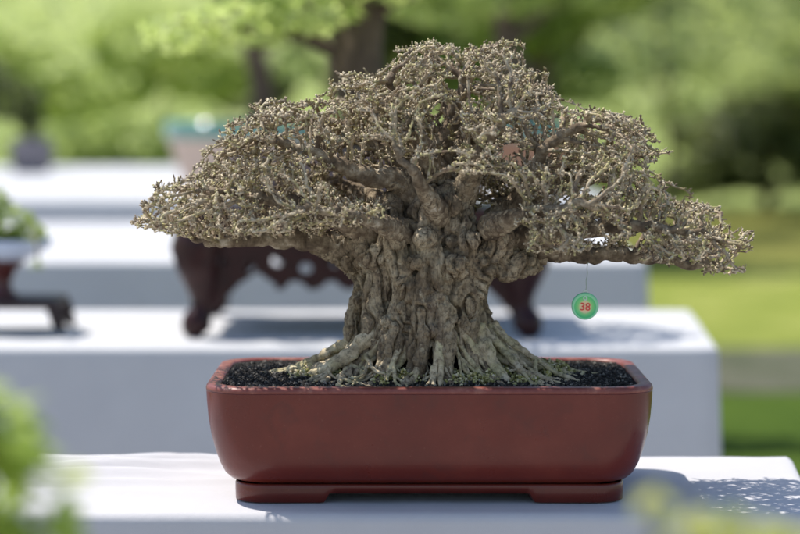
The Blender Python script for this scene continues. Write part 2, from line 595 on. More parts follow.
# ================================================================== SOIL, MOSS
TX, TY = .038, 2.705           # foot of the trunk
RIMZ = PZ + PH


def soil_z(x, y):
    g = math.exp(-((x - TX) / .125) ** 2 - ((y - TY - .01) / .085) ** 2)
    return RIMZ - .0035 + 0.027 * g + .0016 * noise.noise((x * 40, y * 40, 0)) + .0008 * noise.noise((x * 110, y * 110, 5))


b = MB()
IW, ID = HW - .0172, HD - .0172
nx, ny = 120, 70
vs = []; fs = []
for j in range(ny + 1):
    for i in range(nx + 1):
        u = -1 + 2 * i / nx; v = -1 + 2 * j / ny
        r = .045
        x = u * IW; y = v * ID
        ex = abs(x) - (IW - r); ey = abs(y) - (ID - r)
        if ex > 0 and ey > 0:
            L = math.hypot(ex, ey); m_ = max(ex, ey)
            k = m_ / L
            x = math.copysign(IW - r + ex * k, x); y = math.copysign(ID - r + ey * k, y)
        vs.append((PX + x, PY + y, soil_z(PX + x, PY + y)))
for j in range(ny):
    for i in range(nx):
        k = j * (nx + 1) + i; fs.append((k, k + 1, k + nx + 2, k + nx + 1))
b.add(vs, fs)


def grain(b, p, r, flat=1.0):
    q = Matrix.Rotation(random.random() * 6.28, 3, Vector((random.gauss(0, 1), random.gauss(0, 1), random.gauss(0, 1) + .01)).normalized())
    vs = []
    for d in ((1, 0, 0), (-1, 0, 0), (0, 1, 0), (0, -1, 0), (0, 0, 1), (0, 0, -1)):
        v = q @ Vector(d) * r * random.uniform(.7, 1.3)
        vs.append((p[0] + v.x, p[1] + v.y, p[2] + v.z * flat))
    b.add(vs, [(0, 2, 4), (2, 1, 4), (1, 3, 4), (3, 0, 4), (2, 0, 5), (1, 2, 5), (3, 1, 5), (0, 3, 5)])


tag(b.build('soil', M['soil'], origin=(PX, PY, RIMZ - .006)), 'black crumbly soil filling the red clay pot', 'soil', kind='stuff')
b = MB()
for k in range(11000):
    x = PX + random.uniform(-IW + .003, IW - .003); y = PY + random.uniform(-ID + .003, ID - .003)
    if abs(x - PX) > IW - .03 and abs(y - PY) > ID - .03: continue
    r = random.choice((.0009, .0012, .0014, .0018, .0024))
    grain(b, (x, y, soil_z(x, y) + r * .35), r)
tag(b.build('soil_grit', M['grain'], smooth=False, origin=(PX, PY, RIMZ - .006)), 'coarse dark grit scattered over the soil of the red pot', 'grit', kind='stuff')

# ================================================================== THE TREE
DT = 2.70                       # depth of the trunk's middle


def P(px, py, off): return at(px, py, DT + off)


PXM = DT / F                    # metres per photo pixel at the tree
tree = empty('bonsai_tree', (TX, TY, soil_z(TX, TY)), 'old leafless bonsai with a thick gnarled trunk and dense pale twigs', 'tree')

strands = [
    [(353, 352, .0, 9), (359, 325, .0, 12.5), (366, 300, 0, 15), (366, 278, 0, 16), (357, 262, 0, 17), (340, 250, -.005, 15), (315, 243, -.01, 11)],
    [(338, 379, -.075, 5), (355, 373, -.055, 7), (369, 360, -.035, 10), (376, 330, -.035, 13.5), (380, 300, -.03, 15), (380, 270, -.03, 17), (372, 248, -.03, 19), (360, 235, -.03, 16)],
    [(372, 389, -.098, 5), (380, 383, -.082, 7), (387, 370, -.062, 9.5), (394, 340, -.055, 14), (402, 305, -.055, 14), (404, 280, -.055, 15), (398, 255, -.05, 16), (392, 230, -.045, 18), (395, 200, -.03, 17)],
    [(404, 392, -.116, 5), (410, 387, -.098, 7), (416, 374, -.076, 8.5), (418, 345, -.066, 13), (424, 310, -.06, 16), (430, 280, -.062, 17), (430, 250, -.06, 18), (425, 222, -.05, 18), (432, 195, -.04, 17)],
    [(456, 392, -.114, 4.5), (450, 387, -.096, 6.5), (444, 372, -.074, 8.5), (446, 345, -.066, 12), (448, 315, -.062, 13), (452, 285, -.055, 15), (460, 255, -.06, 18), (462, 225, -.05, 18), (452, 190, -.03, 17)],
    [(505, 387, -.096, 5), (493, 382, -.078, 7), (478, 368, -.056, 9), (470, 345, -.05, 12), (464, 318, -.048, 14), (466, 290, -.05, 14), (482, 268, -.05, 17), (496, 248, -.045, 18), (500, 222, -.03, 17)],
    [(494, 352, -.015, 9), (484, 330, -.02, 11), (474, 305, -.02, 11.5), (472, 285, -.02, 12), (490, 262, -.02, 18), (515, 255, -.025, 17), (540, 250, -.02, 13)],
    [(500, 346, .02, 8), (486, 322, .015, 11), (472, 300, .02, 14), (475, 270, .02, 20), (505, 240, .02, 18)],
    [(365, 345, .05, 14), (385, 310, .05, 18), (390, 270, .05, 22), (375, 240, .05, 20)],
    [(430, 345, .075, 22), (430, 300, .06, 26), (430, 250, .05, 32), (430, 205, .03, 30), (440, 165, .0, 18)],
    [(480, 345, .055, 16), (462, 310, .05, 20), (465, 270, .05, 24), (490, 235, .05, 22)],
    [(425, 376, .01, 38), (424, 330, .025, 34), (420, 290, .025, 32), (422, 250, .025, 36), (435, 215, .02, 34)],
]
knobs = [(522, 264, -.045, 17), (508, 270, -.05, 14), (533, 262, -.03, 13), (456, 264, -.085, 11), (404, 284, -.072, 9), (372, 254, -.05, 17), (352, 262, -.02, 12),
         (438, 292, -.075, 9), (468, 240, -.075, 13), (425, 238, -.08, 12), (395, 240, -.065, 12), (448, 205, -.07, 13), (480, 292, -.055, 8), (388, 322, -.066, 7),
         (430, 330, -.08, 7), (500, 240, -.06, 13), (415, 262, -.08, 8), (362, 300, -.02, 9), (455, 320, -.074, 6)]
b = MB()
for s in strands:
    pts = cr([(*P(x + 3 * math.sin(y * .09 + x), y, o - .004 * (o < -.02)), r * PXM * .93) for x, y, o, r in s], 8)
    b.tube([p[:3] for p in pts], [p[3] for p in pts], 16, .10)
for x, y, o, r in knobs:
    c = P(x, y, o); r *= PXM
    pr = [(max(r * math.sin(math.pi * k / 8), .0002), -r * math.cos(math.pi * k / 8) * .85) for k in range(9)]
    b.lathe(c, pr, 14)

# limbs: (photo px, photo row, depth offset m, radius px)
limbs = [
    [(372, 252, 0, 19), (340, 245, -.01, 14), (300, 240, -.02, 9.5), (255, 240, -.03, 7), (220, 243, -.035, 5), (196, 238, -.035, 3.6), (170, 228, -.03, 2.6), (145, 222, -.03, 2.0)],
    [(380, 240, -.03, 16), (345, 222, -.06, 10), (300, 205, -.09, 7), (250, 195, -.11, 5), (210, 190, -.12, 3.2)],
    [(425, 205, -.03, 19), (398, 180, -.05, 12), (364, 174, -.07, 9.5), (338, 164, -.08, 7.5), (305, 148, -.085, 5.5), (262, 140, -.085, 3.6), (235, 142, -.085, 2.4)],
    [(425, 190, .02, 15), (390, 155, .05, 9), (350, 128, .06, 6), (310, 115, .07, 4.5), (275, 112, .07, 3)],
    [(400, 215, .05, 17), (350, 190, .10, 9), (295, 172, .13, 6), (245, 165, .14, 4), (205, 172, .14, 2.6)],
    [(438, 195, 0, 20), (440, 158, .0, 13), (452, 122, .0, 9), (462, 90, 0, 6), (470, 62, 0, 3.6)],
    [(438, 175, -.02, 14), (420, 140, -.06, 8), (402, 112, -.08, 6), (392, 85, -.08, 4), (398, 70, -.08, 2.6)],
    [(445, 160, .01, 12), (485, 120, .05, 7.5), (520, 100, .06, 5), (552, 95, .06, 3)],
    [(435, 190, .05, 16), (425, 140, .11, 9), (420, 100, .14, 6), (440, 75, .15, 4)],
    [(460, 200, -.04, 15), (478, 160, -.09, 8), (495, 130, -.12, 5.5), (515, 108, -.13, 3.4)],
    [(498, 225, -.02, 18), (524, 196, -.04, 11), (536, 170, -.06, 7), (545, 148, -.07, 6), (565, 134, -.07, 5), (590, 120, -.07, 3.6), (612, 118, -.07, 2.4)],
    [(500, 215, .02, 16), (548, 185, .04, 9), (600, 165, .06, 6), (640, 152, .06, 3.4)],
    [(505, 250, -.02, 18), (545, 248, -.03, 13), (585, 256, -.035, 8.5), (615, 254, -.035, 7), (655, 258, -.035, 5.5), (695, 264, -.035, 4), (722, 266, -.035, 2.6)],
    [(520, 240, -.03, 15), (575, 232, -.08, 8), (630, 226, -.10, 5.5), (680, 230, -.10, 4), (722, 238, -.09, 2.4)],
    [(515, 232, .04, 15), (575, 215, .09, 8), (630, 206, .12, 5.5), (680, 206, .12, 3.4)],
    [(440, 215, -.06, 14), (425, 192, -.12, 7), (412, 170, -.16, 4.6), (395, 150, -.17, 3)],
    [(402, 232, -.06, 14), (370, 220, -.13, 6.5), (335, 212, -.16, 4.6), (300, 210, -.17, 3)],
    [(490, 228, -.07, 14), (525, 214, -.13, 6.5), (560, 208, -.16, 4.6), (595, 200, -.17, 3)],
]
# first stretch of every limb is fused into the trunk so the joint is one surface
for s in limbs:
    pts = cr([(*P(x, y, o), r * PXM) for x, y, o, r in s[:3]], 8)[:13]
    b.tube([p[:3] for p in pts], [p[3] * .99 for p in pts], 14, .10)


def remesh(mb, voxel, disp, name, m, parent):
    me = bpy.data.meshes.new(name); me.from_pydata([tuple(p) for p in mb.v], [], mb.f); me.update()
    tmp = bpy.data.objects.new('tmp_' + name, me); COL.objects.link(tmp)
    md = tmp.modifiers.new('r', 'REMESH'); md.mode = 'VOXEL'; md.voxel_size = voxel
    ms = tmp.modifiers.new('s', 'SMOOTH'); ms.iterations = 3; ms.factor = .5
    dg = bpy.context.evaluated_depsgraph_get()
    out = bpy.data.meshes.new_from_object(tmp.evaluated_get(dg))
    bpy.data.objects.remove(tmp)
    n = len(out.vertices)
    co_ = np.empty(n * 3); out.vertices.foreach_get('co', co_); co_ = co_.reshape(-1, 3)
    no = np.empty(n * 3); out.vertices.foreach_get('normal', no); no = no.reshape(-1, 3)
    d = np.array([disp(Vector(p)) for p in co_])
    co_ = co_ + no * d[:, None] - np.array(WPOS.get(parent.name, tuple(parent.location)))
    out.vertices.foreach_set('co', co_.ravel()); out.update(); out.shade_smooth()
    out.name = name; out.materials.clear(); out.materials.append(m)
    ob = bpy.data.objects.new(name, out); COL.objects.link(ob); ob.parent = parent
    return ob


def bark_disp(p):
    q = Vector((p.x * 60, p.y * 60, p.z * 8))
    w_ = Vector((noise.noise(p * 30), noise.noise(p * 30 + Vector((5, 5, 5))), noise.noise(p * 30 + Vector((9, 2, 1)))))
    r1 = noise.noise(q + w_ * .9)
    groove = -max(0, .17 - abs(r1)) * .066
    big = noise.noise(p * 42) * .0013
    wart = noise.noise(p * 95) * .0008
    f2 = noise.noise(Vector((p.x * 210, p.y * 210, p.z * 46)) + w_ * 2)
    wart -= max(0, .25 - abs(f2)) * .0075
    fine_ = noise.noise(p * 230) * .0007 + noise.noise(p * 460) * .0005
    return groove + big + wart + fine_ + .0015


trunk = remesh(b, .0015, bark_disp, 'trunk', M['bark'], tree)


# ---------------------------------------------------------------- crown: grow twigs through the crown's volume
pads = [  # px, row, rx, ry, depth offset, depth radius, weight
    (462, 78, 88, 36, .02, .17, 1.0), (372, 112, 62, 34, .0, .17, 1.0), (292, 134, 70, 40, .0, .17, 1.0), (240, 165, 48, 36, .0, .16, 1.0),
    (188, 205, 56, 34, -.02, .12, .75), (145, 219, 20, 10, -.03, .05, 1.2), (272, 195, 80, 42, -.02, .19, 1.0), (340, 185, 60, 40, -.03, .19, .8),
    (425, 135, 80, 45, -.02, .20, .8), (400, 205, 60, 26, -.11, .09, .6), (520, 108, 56, 32, .0, .16, 1.0), (600, 148, 62, 38, -.01, .16, 1.0),
    (545, 190, 60, 38, -.03, .18, .9), (612, 215, 62, 34, -.02, .17, .7), (672, 228, 62, 36, -.02, .14, .5), (722, 246, 28, 32, -.04, .09, .5),
    (560, 238, 50, 20, -.08, .10, .6), (480, 200, 50, 30, -.10, .09, .6), (318, 224, 80, 16, -.06, .11, .7), (215, 228, 45, 14, -.035, .07, .8),
    (480, 150, 60, 40, -.03, .19, .8), (575, 100, 14, 12, .04, .06, 1), (640, 195, 40, 16, 0, .14, .9),
]
gaps = [(366, 188, 30, 13), (508, 153, 9, 6), (392, 226, 13, 10), (594, 190, 8, 7), (596, 239, 14, 5), (236, 208, 8, 5), (632, 242, 8, 4), (272, 204, 7, 6), (420, 172, 10, 8)]


def in_gap(p, s=1.0):
    x, y = proj(p)
    for gx, gy, ax, ay in gaps:
        if ((x - gx) / ax) ** 2 + ((y - gy) / ay) ** 2 < s: return True
    return False


def front_clear(p):
    if p[1] > DT - .035: return False
    x, y = proj(p)
    for gx, gy, ax, ay in ((372, 172, 66, 18), (562, 138, 44, 17), (452, 206, 70, 30), (412, 190, 30, 24), (446, 140, 14, 36), (300, 148, 34, 8), (470, 95, 30, 8), (600, 232, 60, 7)):
        if ((x - gx) / ax) ** 2 + ((y - gy) / ay) ** 2 < 1: return True
    return False


attract = []
SP = .0118
shelves = []
srnd = random.Random(4)
# broad masses -> thin shelves stacked with gaps between, phase shifted from front to back
masses = [  # px, row, rx, ry, depth offset, depth radius
    (462, 78, 86, 36, .02, .15), (378, 108, 60, 34, .0, .15), (296, 132, 70, 40, .0, .15), (238, 165, 48, 36, .0, .14),
    (188, 205, 58, 34, -.02, .11), (146, 219, 20, 9, -.03, .04), (272, 195, 82, 42, -.02, .16), (340, 190, 62, 36, -.03, .16),
    (430, 130, 78, 42, -.01, .16), (400, 208, 60, 22, -.10, .08), (522, 108, 56, 34, .0, .14), (602, 148, 62, 38, -.01, .14),
    (545, 190, 60, 36, -.03, .15), (612, 218, 64, 34, -.02, .14), (676, 228, 66, 36, -.02, .11), (724, 246, 28, 32, -.04, .07),
    (560, 238, 50, 20, -.08, .09), (480, 195, 50, 26, -.09, .08), (318, 224, 80, 14, -.06, .10), (215, 228, 45, 13, -.035, .06),
    (482, 150, 60, 36, -.03, .16), (640, 192, 36, 12, 0, .12), (492, 186, 36, 20, .06, .08), (625, 140, 40, 26, .03, .10), (590, 118, 36, 14, .0, .10), (705, 222, 34, 16, -.02, .07)]
for (px, py, rx, ry, off, dr) in masses:
    n_d = max(1, round(dr * 2 / .11))
    for kd_ in range(n_d):
        f = 0 if n_d == 1 else -1 + 2 * kd_ / (n_d - 1)
        o_ = off + f * dr * .68
        n_r = max(1, round(ry * 2 / 23))
        ph = srnd.uniform(-6, 6)
        for kr in range(n_r):
            g = 0 if n_r == 1 else -1 + 2 * (kr + .5) / n_r
            row = py + g * ry * .86 + ph
            wx = rx * math.sqrt(max(.12, 1 - (g * .9) ** 2)) * math.sqrt(1 - (f * .6) ** 2)
            nx_ = max(1, round(wx / 36))
            for kx in range(nx_):
                cxp = px + (0 if nx_ == 1 else (-1 + 2 * (kx + .5) / nx_) * wx) + srnd.uniform(-5, 5)
                hw_ = wx / nx_ * 1.02
                shelves.append((cxp, row + srnd.uniform(-3, 3) + abs(cxp - 430) * .02, max(14, hw_), srnd.uniform(7.0, 9.5), o_ + srnd.uniform(-.01, .01), dr / n_d * 1.15))
for (px, py, rx, ry, off, dr) in shelves:
    c = P(px, py, off); ax, az = rx * PXM, ry * PXM
    vol = 4.19 * ax * az * dr
    for k in range(int(vol / SP ** 3 * 1.5)):
        while True:
            v = RNG.uniform(-1, 1, 3)
            if (v ** 2).sum() < 1: break
        p = (c.x + v[0] * ax, c.y + v[1] * dr, c.z + v[2] * az + abs(v[0]) * -.004)
        if noise.noise(Vector((p[0] * 22, p[1] * 22, p[2] * 36)) + Vector((3, 1, 7))) < -.24: continue
        if in_gap(p) or front_clear(p): continue
        attract.append(p)
# thin overlapping pads to an even spacing
kd = KDTree(len(attract))
for i, p in enumerate(attract): kd.insert(p, i)
kd.balance()
dead = set()
order = list(range(len(attract))); random.shuffle(order)
for i in order:
    if i in dead: continue
    for (c, j, d) in kd.find_range(attract[i], .0062):
        if j != i: dead.add(j)
attract = [p for i, p in enumerate(attract) if i not in dead]
print('attractors', len(attract))

STEP = .0056
npos, npar, nlimb, nrad = [], [], [], []
limb_nodes = []
for li, s in enumerate(limbs):
    pts = cr([(*P(x, y, o), r * PXM) for x, y, o, r in s], 10)
    jit = [Vector((noise.noise((i * .35, li * 7.1, 0)), noise.noise((i * .35, li * 7.1, 4)), noise.noise((i * .35, li * 7.1, 9)))) * .007 * min(1, max(0, (i - 8) / 10)) for i in range(len(pts))]
    line = [(Vector(p[:3]) + jit[i], p[3]) for i, p in enumerate(pts)]
    ids = []; last = None
    for i, (p, r) in enumerate(line):
        if last is None or (p - last).length > STEP * .8 or i == len(line) - 1:
            npar.append(ids[-1] if ids else -1); npos.append(p); nlimb.append(li); nrad.append(r)
            ids.append(len(npos) - 1); last = p
    limb_nodes.append(ids)
NL = len(npos)
start_ok = set()
for ids in limb_nodes:
    for k, i in enumerate(ids):
        if k > len(ids) * .22: start_ok.add(i)
alive = list(attract)
nch = [0] * NL
for it in range(70):
    kd = KDTree(len(npos))
    for i, p in enumerate(npos):
        if i >= NL or i in start_ok: kd.insert(p, i)
    kd.balance()
    pull = {}
    keep = []
    for a in alive:
        c, i, d = kd.find(a)
        if d < .0074: continue
        keep.append(a)
        if d < .075:
            v = (Vector(a) - c); v.normalize()
            if i in pull: pull[i] += v
            else: pull[i] = v.copy()
    alive = keep
    if not pull or len(alive) < 20: break
    grew = 0
    for i, v in pull.items():
        if nch[i] > 3: continue
        if v.length < 1e-4: continue
        rad_ = npos[i] - Vector((TX, TY, P(430, 215, 0).z)); rad_.normalize()
        d = v.normalized() + rad_ * .45 + Vector((random.gauss(0, .20), random.gauss(0, .20), random.gauss(0, .20) + .16))
        if d.z < -.15: d.z *= .45
        q = npos[i] + d.normalized() * STEP * random.uniform(.85, 1.1)
        if in_gap(q, .7): continue
        npos.append(q); npar.append(i); nlimb.append(nlimb[i]); nrad.append(0); nch[i] += 1; nch.append(0); grew += 1
    if not grew: break
N = len(npos)
print('nodes', N, 'left', len(alive), 'iters', it)
kids = [[] for _ in range(N)]
for i in range(N):
    if npar[i] >= 0: kids[npar[i]].append(i)
R0 = .00112
rad = [0.0] * N
for i in range(N - 1, NL - 1, -1):
    if not kids[i]: rad[i] = R0
    else: rad[i] = min(.0056, max(R0 * 1.02, sum(rad[c] ** 2.65 for c in kids[i]) ** (1 / 2.65)))
for i in range(NL): rad[i] = nrad[i]

limb_mb = [MB() for _ in limbs]; twig_mb = [MB() for _ in limbs]
for li, s in enumerate(limbs):
    ids = limb_nodes[li]
    pts = [npos[i] for i in ids]; rs = [rad[i] for i in ids]
    fine_p = cr([(*p, r) for p, r in zip(pts, rs)], 3)
    limb_mb[li].tube([p[:3] for p in fine_p], [max(p[3], .0016) for p in fine_p], 12, .20)


def stub(mb, p, d, ln, r, tip):
    d = d.normalized()
    u = d.orthogonal().normalized(); w_ = d.cross(u)
    vs, at_ = [], []
    rings = ((0.0, .9, tip * .3), (.55, .85, tip * .7), (.82, 1.24, tip))
    for (s, k, a_) in rings:
        for q in range(4):
            an = q * math.pi / 2
            vs.append(p + d * (ln * s) + (u * math.cos(an) + w_ * math.sin(an)) * (r * k)); at_.append(a_)
    vs.append(p + d * (ln + r * .6)); at_.append(tip)
    fs = []
    for i in range(2):
        for q in range(4):
            q2 = (q + 1) % 4
            fs.append((i * 4 + q, i * 4 + q2, i * 4 + 4 + q2, i * 4 + 4 + q))
    for q in range(4): fs.append((8 + q, 8 + (q + 1) % 4, 12))
    mb.add(vs, fs, at_)


nstub = 0
for i in range(N):
    # begin a chain at i when i is a twig node that is not its parent's main child
    if i < NL: continue
    p = npar[i]
    tk = [c for c in kids[p] if c >= NL]
    main = max(tk, key=lambda c: rad[c]) if p >= NL else None
    if main == i: continue
    chain = [p, i]
    while kids[chain[-1]]:
        chain.append(max(kids[chain[-1]], key=lambda c: rad[c]))
    r0 = min(rad[i] * 1.25, rad[p])
    pts = [npos[c] for c in chain]
    # knobbly radii
    rs = [r0] + [rad[c] * random.uniform(.8, 1.3) for c in chain[1:]]
    n = len(chain)
    tips = [max(0.0, min(.75, (.0029 - rad[c]) / .0019)) * random.uniform(.5, 1) for c in chain]
    tips[-1] = random.choice((.3, .8, 1, 1))
    rs[-1] *= 1.08
    twig_mb[nlimb[i]].tube(pts, rs, 6 if r0 > .003 else 5, .0, tips)
for i in range(NL, N):
    d0 = (npos[i] - npos[npar[i]])
    leaf = not kids[i]
    k = random.choice((3, 3, 4, 4)) if leaf else random.choice((0, 1, 2, 2, 3))
    if rad[i] > .0030 and not leaf and random.random() < .75: k = 0
    rad_o = (npos[i] - Vector((TX, TY, P(430, 215, 0).z))).normalized()
    for _ in range(k):
        v = d0.normalized() * (.8 if leaf else .35) + Vector((random.gauss(0, .6), random.gauss(0, .6), random.gauss(0, .45) + .42)) + rad_o * .35
        ln = random.uniform(.0014, .0040) + rad[i]
        if leaf and random.random() < .30:
            stub(twig_mb[nlimb[i]], npos[i], d0.normalized() * .7 + Vector((random.gauss(0, .35), random.gauss(0, .35), .55)), random.uniform(.005, .011), random.uniform(.0007, .0010), random.choice((.05, .2, .7)))
            continue
        if not leaf and random.random() < .06: ln *= 1.8
        stub(twig_mb[nlimb[i]], npos[i], v, ln, random.uniform(.00095, .00150), random.choice((.15, .6, .9, 1)))
        nstub += 1
print('stubs', nstub)
for li in range(len(limbs)):
    br = limb_mb[li].build('branch', M['limb'], tree)
    twig_mb[li].build('twigs', M['twig'], br, attr='tip')

# ---------------------------------------------------------------- roots spreading over the soil
def make_root(ang, length, r0, lift, start=.068, wig=.3, forks=0, seed=0, fork_at=.4):
    rnd = random.Random(seed * 13 + 5)
    mb = MB()

    def run(x, y, a, ln, r, z0, lift_):
        n = max(6, int(ln / .006))
        pts, rs = [], []
        for k in range(n + 1):
            s = k / n
            a += rnd.gauss(0, wig) * .42 + bend + .14 * math.sin(k * 1.3 + seed)
            if k: x += math.cos(a) * ln / n; y += math.sin(a) * ln / n
            if abs(x - PX) > IW - .006 or abs(y - PY) > ID - .005: 
                x = max(PX - IW + .006, min(PX + IW - .006, x)); y = max(PY - ID + .005, min(PY + ID - .005, y))
            rr_ = r * (1 - .62 * s) * rnd.uniform(.78, 1.26)
            z = soil_z(x, y) + lift_ * (1 - s) ** 1.7 + rr_ * (.55 - 1.0 * s ** 3)
            pts.append(Vector((x, y, z))); rs.append(max(rr_, .0013))
        return pts, rs, a
    bend = 0.0 if abs(ang - 270) > 60 else (.075 if ang > 270 else -.075) * (.4 + min(1, abs(ang - 270) / 20)) * (.6 + .8 * rnd.random())
    ca, sa = math.cos(R(ang)), math.sin(R(ang))
    x0 = TX + ca * start * 1.12; y0 = TY + sa * start * .9
    pts, rs, _ = run(x0, y0, R(ang), length, r0, 0, lift)
    fp = cr([(*p, r) for p, r in zip(pts, rs)], 2)
    mb.tube([p[:3] for p in fp], [p[3] for p in fp], 12, .34, freq=1.3)
    for f in range(forks):
        k = int(len(pts) * (fork_at + .22 * f + rnd.uniform(-.05, .05)))
        k = min(k, len(pts) - 3)
        sgn = -1 if (f + seed) % 2 else 1
        dirv = pts[k + 1] - pts[k]
        a = math.atan2(dirv.y, dirv.x) + sgn * rnd.uniform(.35, .75)
        s = k / len(pts)
        q, qr, _ = run(pts[k].x, pts[k].y, a, length * (1 - s) * rnd.uniform(.7, 1.0), rs[k] * .8, 0, lift * (1 - s) ** 1.7)
        q[0] = pts[k]
        fp = cr([(*p, r) for p, r in zip(q, qr)], 2)
        mb.tube([p[:3] for p in fp], [p[3] for p in fp], 10, .34, freq=1.3)
    return mb.build('root', M['root'], tree)


roots = [  # angle, length, radius, lift, start, wig, forks
    (172, .105, .0085, .030, .066, .25, 2), (184, .112, .0095, .030, .066, .22, 2), (196, .105, .0090, .030, .066, .25, 2), (208, .100, .0085, .026, .068, .3, 2),
    (160, .10, .0085, .028, .066, .3, 1),     (222, .085, .0090, .030, .07, .3, 2), (238, .066, .0095, .040, .070, .3, 2), (252, .056, .0075, .046, .070, .4, 2),
    (266, .046, .0080, .050, .072, .5, 2), (279, .050, .0070, .050, .072, .5, 3), (293, .058, .0085, .044, .070, .4, 2),
    (309, .072, .0085, .034, .070, .4, 2), (326, .092, .0085, .022, .066, .5, 2),
    (342, .115, .0078, .016, .064, .5, 2), (356, .130, .0082, .016, .060, .5, 2), (8, .115, .0080, .018, .060, .4, 2), (24, .09, .008, .018, .062, .4, 1),
    (48, .07, .009, .026, .066, .3, 0), (80, .06, .009, .026, .066, .3, 0), (112, .06, .009, .026, .066, .3, 0), (140, .08, .009, .026, .066, .3, 1)]
for k, (a, ln, r, lf, st, wg, fk) in enumerate(roots):
    rv = random.Random(k * 7 + 1)
    make_root(a + rv.uniform(-5, 5), ln * rv.uniform(.75, 1.25), r * rv.uniform(.65, 1.3), lf * rv.uniform(.6, 1.5), st, wg * 1.5, fk, k + 3)
for k, (a, ln, r, lf, st, wg, fk) in enumerate(((178, .13, .0055, .045, .058, .5, 2), (202, .12, .005, .045, .06, .5, 2), (245, .07, .0045, .055, .066, .6, 2), (286, .06, .0045, .055, .068, .8, 3), (301, .07, .0045, .05, .066, .6, 2), (325, .10, .006, .045, .062, .5, 2), (348, .12, .006, .04, .06, .5, 2))):
    make_root(a, ln, r, lf, st, wg, fk, k + 60)

for k, (a, ln, r, lf) in enumerate(((170, .15, .0052, .016), (179, .155, .0058, .02), (188, .15, .005, .018), (197, .145, .0056, .018), (206, .13, .005, .02), (214, .115, .0054, .02), (333, .12, .005, .018), (345, .14, .0052, .016), (356, .15, .005, .016), (227, .09, .005, .024), (316, .10, .005, .022))):
    make_root(a, ln, r, lf, .060, .8, 2, 400 + k)
# a tangle of thin surface roots over the thick ones
rv = random.Random(515)
for k in range(26):
    a = rv.choice((rv.uniform(165, 235), rv.uniform(235, 305), rv.uniform(240, 300), rv.uniform(305, 365)))
    far = abs(a - 270) > 45
    make_root(a, rv.uniform(.09, .135) if far else rv.uniform(.04, .065), rv.uniform(.0026, .0044), rv.uniform(.028, .05), rv.uniform(.062, .072), .85, rv.choice((1, 2, 2, 3)), 200 + k, rv.uniform(.25, .5))

# moss between the roots
b = MB()
for cl in range(125):
    a = random.uniform(0, 2 * math.pi) if cl < 100 else random.gauss(.12, .12)
    if math.sin(a) > .3 and random.random() < .7: continue
    rr_ = random.uniform(.085, .15) if abs(math.cos(a)) > .6 else random.uniform(.080, .135)
    cx = TX + math.cos(a) * rr_ * 1.1; cy = TY + math.sin(a) * rr_ * .85
    if abs(cy - PY) > ID - .012: continue
    s = random.uniform(.005, .014)
    for k in range(int(60 * s / .01)):
        x = cx + random.gauss(0, s * .6); y = cy + random.gauss(0, s * .6)
        if abs(y - PY) > ID - .004: continue
        r = random.uniform(.0010, .0027)
        h = max(0, 1 - math.hypot(x - cx, y - cy) / (s * 1.2)) * .011
        grain(b, (x, y, soil_z(x, y) + r * .5 + h * random.random()), r)
tag(b.build('moss', M['moss'], smooth=True, origin=(TX, TY, soil_z(TX, TY))), 'yellow green moss crumbs among the roots in the red pot', 'moss', kind='stuff')

# ================================================================== THE NUMBER TAG
tp = at(585, 306, 2.655); top_ = at(586, 262, 2.655)

tg = empty('number_tag', tp, 'round green plastic tag reading 38, hung from the lowest right branch', 'tag')
TR = 13.6 / F * 2.655
t = NT('tag_face')
sp = t.n.new('ShaderNodeSeparateXYZ'); t.link(t.co, sp.inputs[0])
d2 = t.math('SQRT', t.math('ADD', t.math('POWER', sp.outputs[0], 2.0), t.math('POWER', t.math('ADD', sp.outputs[2], .0012), 2.0)))
dn = t.math('DIVIDE', d2, TR)
c = t.ramp(dn, [(.0, (.95, .62, .36)), (.38, (.88, .68, .36)), (.52, (.26, .72, .22)), (.78, (.08, .64, .20)), (.86, (.34, .78, .44)), (1, (.18, .62, .34))])
t.b.inputs['Subsurface Weight'].default_value = 0
M['tag'] = t.fin(c, .25, .5, .4)
M['tagred'] = plain('tag_red_ink', (.78, .045, .04), (.82, .06, .05), 10, .5, 0, 0)
M['thread'] = plain('thread', (.25, .33, .22), (.4, .45, .35), 50, .6)
M['plastic'] = plain('clear_plastic', (.62, .74, .62), (.7, .8, .7), 10, .2, .3, 0)
b = MB(); seg = 56


def yring(c, r, dy): return [(c.x + r * math.cos(2 * math.pi * k / seg), c.y + dy, c.z + r * math.sin(2 * math.pi * k / seg)) for k in range(seg)]


b.loft([yring(tp, r, y) for r, y in ((TR * .2, -.0016), (TR * .84, -.0016), (TR * .88, -.0022), (TR * .96, -.0022), (TR, -.0014), (TR, .0014), (TR * .96, .0022), (TR * .5, .0022))], True, True)
b.build('disc', M['tag'], tg)
b = MB()
hole = tp + Vector((-.0004, -.0017, TR * .58))
b.loft([yring(hole, r, y) for r, y in ((TR * .07, 0), (TR * .08, -.0006), (TR * .15, -.0006), (TR * .17, 0))])
b.build('eyelet', M['plastic'], tg)
b = MB()
lp = []
for k in range(13):
    a = math.pi * k / 12
    lp.append(tp + Vector((TR * .16 * math.cos(a), 0, TR * .97 + TR * .17 * math.sin(a))))
b.tube(lp, [.0007] * 13, 8)
b.build('loop', M['plastic'], tg)
b = MB()
s0 = tp + Vector((0, 0, TR * 1.1))
b.tube([s0.lerp(top_, k / 8) + Vector((.0006 * math.sin(k * 1.7), .0004 * math.cos(k), 0)) for k in range(9)], [.00042] * 9, 6)
b.build('thread', M['thread'], tg)
cu = bpy.data.curves.new('numeral', 'FONT'); cu.body = '38'; cu.size = TR * .80; cu.align_x = 'CENTER'; cu.align_y = 'CENTER'; cu.extrude = .0003; cu.offset = 0
tmp = bpy.data.objects.new('numeral_tmp', cu); COL.objects.link(tmp)
